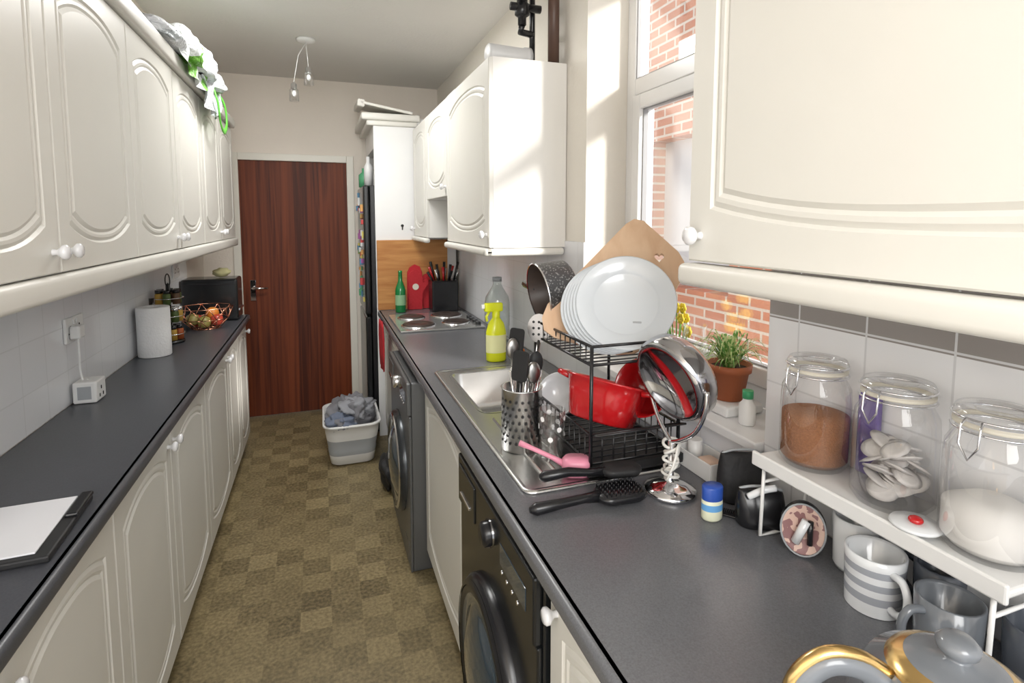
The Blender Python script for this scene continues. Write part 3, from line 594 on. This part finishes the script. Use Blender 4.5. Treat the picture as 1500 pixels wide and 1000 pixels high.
# sill items
zsill=WZ0+.0035
b=B('plant_saucer_tub'); b.box((.965,1.10,zsill),(1.085,1.235,zsill+.028),WHITE,.006); b.done()
b=B('potted_spider_plant'); c=(1.027,1.168,zsill+.029); TER=mat('terracotta',(.42,.12,.045),.6)
b.lathe([(0,0),(.040,0),(.052,.075),(.058,.075),(.060,.095),(.054,.095),(.050,.082),(0,.082)],TER,c,36); b.lathe([(0,.085),(.05,.083)],mat('soil',(.05,.03,.02),.9),c,24)
LF=two_tone('variegated_leaf',(.12,.30,.05),(.50,.60,.25),90,.50,.45)
for i in range(95):
    a=random.uniform(0,6.28); L_=random.uniform(.07,.125); hgt=random.uniform(.03,.085); w=random.uniform(.0018,.0032)
    dv=Vector((math.cos(a),math.sin(a),0)); sd=Vector((-dv.y,dv.x,0)); o=Vector(c)+Vector((0,0,.083))+dv*random.uniform(0,.02); vs=[];fs=[]
    for k in range(8):
        t=k/7; p=o+dv*(L_*t*.85)+Vector((0,0,hgt*math.sin(t*2.5)*1.1)); ww=w*(1-t**3)+.0002
        p.x=min(p.x,1.10)
        vs+=[tuple(p-sd*ww),tuple(p+sd*ww)]
    for k in range(7): fs.append([2*k,2*k+1,2*k+3,2*k+2])
    b.add(vs,fs,LF,True)
b.done()
b=B('lotion_bottle'); b.lathe([(0,0),(.018,0),(.02,.004),(.02,.05),(.012,.06),(.012,.066)],WHITE,(.99,1.055,zsill),20); b.cyl((.99,1.055,zsill+.066),.013,.02,mat('green_cap',(.05,.35,.15),.4),16); b.done()
for x,y in [(1.03,1.315),(1.03,1.49)]:
    b=B('glass_vase'); b.lathe([(0,0),(.035,0),(.04,.01),(.042,.12),(.035,.16),(.032,.19),(.036,.20)],GLASS,(x,y,zsill),28); b.done()
b=B('yellow_flowers'); YF=mat('yellow_petal',(.80,.65,.06),.6); GS=mat('flower_stem',(.12,.3,.05),.6); fy=1.40
for i in range(11):
    a=i*2.4; p=Vector((1.03+.03*math.cos(a),fy+.038*math.sin(a),1.20+.022*(i%5))); b.tube([(1.03,fy,zsill+.02),p],.002,GS,5)
    for k in range(6): t=k*1.047; b.blob(p+Vector((0,.010*math.cos(t),.010*math.sin(t))),.008,YF,(.5,1,1),seg=8)
b.lathe([(0,0),(.03,0),(.035,.1),(.028,.14)],GLASS,(1.03,fy,zsill),20); b.done()
# ---------- left counter objects
b=B('tablet_case'); b.T=RZ((-.635,1.30,.911),math.radians(3)); b.box((-.14,-.125,0),(.14,.125,.014),BLKM,.004); b.box((-.13,-.11,.0145),(.115,.115,.018),mat('white_paper',(.80,.80,.83),.6),.001); b.box((.118,.02,.012),(.142,.125,.022),BLACK,.004); b.done()
b=B('paper_towel_roll'); PT=mat('paper_towel',(.84,.84,.84),.9,bump=.3,bscale=90); b.lathe([(.022,0),(.066,0),(.068,.003),(.068,.225),(.066,.228),(.022,.228),(.022,0)],PT,(-.745,2.92,.911),40); b.done()
b=B('spice_rack'); c=(-.745,3.2,.911); b.lathe([(0,0),(.065,0),(.065,.012),(.012,.016),(.01,.30),(0,.31)],BLACK,c,28)
sp=[mat('spice_%d'%i,cc,.5) for i,cc in enumerate([(.35,.08,.02),(.5,.3,.05),(.08,.12,.03),(.12,.06,.03)])]
for l in range(3):
    z=.018+l*.092
    b.tube([(c[0]+x,c[1]+y,c[2]+z+.03) for x,y in circ(.068,24)],.002,CHROME,6,True)
    for k in range(6):
        a=k*1.047+.3*l; p=(c[0]+.044*math.cos(a),c[1]+.044*math.sin(a),c[2]+z)
        b.lathe([(0,0),(.018,0),(.018,.05),(.014,.056)],sp[(k+l)%4],p,14); b.cyl((p[0],p[1],p[2]+.056),.0165,.018,CHROME if l%2 else BLACK,14)
b.tube([(c[0]+x*.3,c[1],c[2]+.32+y) for x,y in circ(.035,16)],.003,BLACK,6,True)
b.done()
b=B('oil_bottle'); b.lathe([(0,0),(.028,0),(.028,.16),(.011,.2),(.011,.25),(0,.25)],mat('dark_bottle',(.02,.015,.01),.1,coat=.5),(-.785,3.06,.911),20); b.done()
b=B('fruit_basket'); c=Vector((-.645,3.56,.911)); N_=10
ra=[(c.x+x,c.y+y,c.z+.125) for x,y in circ(.145,N_)]; rb=[(c.x+x,c.y+y,c.z+.06) for x,y in circ(.125,N_,a0=.314,a1=.314+2*math.pi)]; rc=[(c.x+x,c.y+y,c.z+.004) for x,y in circ(.075,N_)]
b.tube(ra,.0026,COPPER,6,True); b.tube(rc,.0026,COPPER,6,True)
for i in range(N_):
    for q in (rb[i],rb[(i-1)%N_]): b.tube([ra[i],q],.0024,COPPER,6); b.tube([rc[i],q],.0024,COPPER,6)
    b.tube([rb[i],rb[(i+1)%N_]],.0024,COPPER,6)
for i in range(0,5): b.tube([rc[i],rc[i+5]],.002,COPPER,6)
b.done()
b=B('fruit'); FR=[mat('apple_red',(.40,.05,.03),.3),mat('orange_peel',(.60,.20,.03),.4),mat('apple_green',(.28,.24,.07),.35)]
for i,(x,y,z) in enumerate([(-.05,.02,.045),(.03,.045,.045),(.0,-.05,.045),(.06,-.02,.05),(.035,.0,.088),(-.06,-.04,.06)]):
    b.lathe([(0,.028),(.012,.033),(.03,.022),(.036,0),(.03,-.024),(.01,-.034),(0,-.031)],FR[i%3],c+Vector((x,y,z)),20)
b.done()
b=B('bread_bin'); b.box((-.815,3.775,.9115),(-.50,3.985,1.175),GBLK,.015,seg=3); b.box((-.51,3.80,.97),(-.492,3.96,.985),CHROME,.003); b.box((-.80,3.765,1.14),(-.51,3.776,1.15),BLACK,.002); b.done()
b=B('paper_bag'); b.blob((-.60,3.88,1.208),.035,mat('kraft_olive',(.45,.42,.22),.8),(1.5,1,.8),amp=.3,fr=2,seg=20,zmin=1.176); b.done()
def socket(name,y,z,x=XL+.0065):
    b=B(name); b.box((x,y-.073,z-.043),(x+.009,y+.073,z+.043),WHITE,.003)
    for s_ in (-1,1):
        for dy,dz_,ww,hh in ((0,.018,.004,.008),(-.011,-.004,.006,.004),(.011,-.004,.006,.004)): b.box((x+.0088,y+s_*.036+dy-ww,z-.008+dz_-hh/2),(x+.0095,y+s_*.036+dy+ww,z-.008+dz_+hh/2),BLACK)
        b.box((x+.009,y+s_*.012-.005,z+.018),(x+.013,y+s_*.012+.005,z+.034),WHITE,.001)
    return b
socket('wall_socket',2.27,1.165).done()
b=B('plug_with_cable'); x=XL+.017; b.box((x,2.215,1.135),(x+.03,2.265,1.18),WHITE,.006)
b.tube(spline([(x+.015,2.24,1.137),(x+.016,2.24,1.08),(x+.012,2.25,1.02),(x+.02,2.255,.97),(x+.03,2.255,.988)]),.0035,WHITE,8); b.done()
b=B('cube_extension_socket'); b.box((-.815,2.21,.911),(-.745,2.30,.985),WHITE,.006)
for lo in ((-.744,2.24,.93),(-.744,2.27,.93),(-.744,2.255,.955)): b.box((-.7455,lo[1]-.004,lo[2]-.006),(-.7445,lo[1]+.004,lo[2]+.006),BLACK)
b.box((-.80,2.2095,.925),(-.76,2.2105,.97),GREYP); b.done()
socket('wall_socket',3.72,1.24).done()
# ---------- on top of left cabinets
b=B('shopping_bags'); BAGM=bag_mat('green_white_bag',(.72,.75,.74),(.16,.42,.05),.62); BW=bag_mat('white_carrier',(.72,.74,.77),(.50,.54,.56),.80)
for cc,r,m_,sc,sd in [((-.60,2.42,2.205),.15,BW,(.75,1.9,.42),1),((-.58,2.66,2.225),.15,BAGM,(.85,1.3,.66),5),((-.575,2.93,2.24),.15,BW,(.9,1.2,.70),7),((-.57,3.2,2.22),.13,BAGM,(.9,1.4,.6),11)]:
    b.blob(cc,r,m_,sc,amp=.35,fr=1.4,seed=sd,seg=80,fold=.16,zmin=2.193)
def flap(y0,y1,zb_,m_,sd):
    n1,n2=40,18; vs=[];fs=[]
    for i in range(n1+1):
        for j in range(n2+1):
            u=i/n1; v=j/n2; y=y0+(y1-y0)*(u+.12*v*(1-2*u))
            env=min(1,1.0-.5*(2*u-1)**4)
            zz_=2.25-(2.25-zb_)*v*env*(.75+.5*u if sd==2 else 1)
            x=-.490+.012*math.sin(u*19+sd+v*2)*v+.020*noise.noise(Vector((u*5,v*2,sd)))+.01*v
            if v<.18: x=-.54+(x+.54)*(v/.18)
            vs.append((x,y,zz_+.015*noise.noise(Vector((u*5,sd,v)))))
    for i in range(n1):
        for j in range(n2): a=i*(n2+1)+j; fs.append([a,a+1,a+n2+2,a+n2+1])
    b.add(vs,fs,m_,True)
flap(2.35,3.0,2.13,BAGM,2); flap(2.8,3.35,2.05,BW,6)
GR=mat('green_strap',(.12,.50,.05),.4)
b.tube(spline([(-.49,3.12,2.22),(-.462,3.10,2.12),(-.460,3.14,2.03),(-.460,3.25,2.00),(-.462,3.36,2.06),(-.470,3.36,2.16),(-.50,3.30,2.22)]),.015,GR,8,flat=.3)
b.done()
simple('cardboard_box',(-.80,1.72,2.135),(-.575,2.06,2.42),mat('brown_card',(.16,.08,.06),.8),.004)
# ceiling light
b=B('ceiling_pendant_light'); c=(-.05,3.6,ZC-.001); b.lathe([(0,0),(.055,0),(.052,-.012),(.03,-.02),(0,-.022)],WHITE,c,28)
for dx,z in ((.01,2.40),(-.075,2.30)):
    b.tube([(-.05,3.6,2.60),(-.05+dx*.6,3.6,2.52),(-.05+dx,3.6,z+.06)],.0018,WHITE,6)
    b.lathe([(.008,.06),(.018,.05),(.018,.02),(.024,.018)],CHROME,(-.05+dx,3.6,z),16); b.lathe([(.026,.02),(.028,-.05),(.026,-.05),(.024,.018)],GLASS,(-.05+dx,3.6,z),20); b.blob((-.05+dx,3.6,z-.005),.014,WHITE,(1,1,1.4),seg=12)
b.done()
b=B('boiler_pipes'); BR=mat('brown_pipe',(.10,.055,.04),.4)
b.tube([(.905,2.08,2.17),(.905,2.08,2.615)],.023,BR,14); b.tube([(.86,2.20,2.17),(.86,2.20,2.615)],.012,BLACK,10)
b.lathe([(.016,-.07),(.03,-.06),(.03,-.02),(.022,-.015),(.022,.015),(.033,.02),(.033,.06),(.016,.07)],BLACK,(.80,2.16,2.43),20); b.tube([(.80,2.16,2.33),(.80,2.16,2.615)],.017,BLACK,10); b.tube([(.75,2.16,2.40),(.88,2.16,2.40)],.016,BLACK,10); b.tube([(.80,2.16,2.33),(.80,2.18,2.31),(.86,2.2,2.31)],.014,BLACK,10)
b.lathe([(0,0),(.03,0),(.03,.03),(0,.03)],BLACK,(0,0,0),16,MZ((.77,2.13,2.47),(-.5,-.8,0))); b.box((.77,2.12,2.50),(.84,2.19,2.58),BLACK,.008)
b.done()
b=B('flue_pipe'); M=MZ((.65,2.15,2.203),(1,.12,0)); b.lathe([(.0,0),(.034,0),(.038,.004),(.038,.16),(.043,.162),(.043,.185),(0,.187)],mat('white_flue',(.66,.66,.66),.4),(0,0,0),28,M); b.done()
simple('small_white_box',(.74,3.1,2.162),(.85,3.3,2.28),WHITE,.004)
# ---------- laundry
b=B('laundry_basket'); W=WHITE; c=(.155,3.66,0)
def L(q,z,k=0): return [(c[0]+x*q,c[1]+y*q,z) for x,y in rrect(.34,.48,.08)]
loft(b,[L(.74,.005),L(.78,.01),L(.84,.07)],W,cap1=False); loft(b,[L(.84,.07),L(.87,.10),L(.86,.11),L(.91,.17)],GREYP,cap0=False,cap1=False)
loft(b,[L(.91,.17),L(.95,.21),L(.98,.26),L(1.04,.262),L(1.04,.275),L(.97,.275),L(.94,.21),L(.78,.02)],W,cap0=False)
b.done()
b=B('laundry_pile'); CL=mat('grey_clothes',(.20,.20,.22),.9,var=.35,scale=14,bump=.5,bscale=25)
b.blob((.155,3.66,.245),.14,CL,(.88,1.4,.95),amp=.6,fr=1.8,seed=3,seg=72,fold=.3); b.blob((.18,3.60,.33),.09,mat('grey_clothes_light',(.30,.31,.34),.9,bump=.5,bscale=25),(1.1,1.3,.6),amp=.6,fr=2,seed=8,seg=56,fold=.35); b.blob((.09,3.50,.28),.075,mat('blue_grey_clothes',(.16,.19,.26),.9,bump=.5,bscale=25),(1,1.0,.6),amp=.6,fr=2,seed=18,seg=48,fold=.35); b.done()
b=B('black_holdall'); b.blob((.335,3.12,.10),.10,BLKM,(.5,1.2,.95),amp=.4,fr=2,seed=3,seg=32,zmin=.001); b.done()
# ---------- lights
w=bpy.data.worlds.new('World'); bpy.context.scene.world=w; w.use_nodes=True; w.node_tree.nodes['Background'].inputs[0].default_value=(.95,.97,1,1); w.node_tree.nodes['Background'].inputs[1].default_value=1.75
s=bpy.data.lights.new('sun','SUN'); s.energy=8; s.angle=.16; s.color=(1,.96,.90); so=bpy.data.objects.new('sun',s); bpy.context.collection.objects.link(so)
so.rotation_euler=Vector((-.62,.9,-.40)).to_track_quat('-Z','Y').to_euler()
def area(name,loc,d,e,size,col=(1,.99,.965)):
    a=bpy.data.lights.new(name,'AREA'); a.energy=e; a.size=size; a.color=col; ao=bpy.data.objects.new(name,a); bpy.context.collection.objects.link(ao); ao.location=loc
    ao.rotation_euler=Vector(d).to_track_quat('-Z','Y').to_euler()
area('flash_fill',(-.1,-1.2,2.1),(0,1,-.22),32,1.0)  # added fill behind the camera, acts like a flash; not a room fixture
area('corridor_fill',(-.02,2.9,2.58),(0,0,-1),22,.6)  # added fill to brighten the deep corridor, like flash bounce; no fixture here
bpy.context.scene.view_settings.view_transform='Standard'
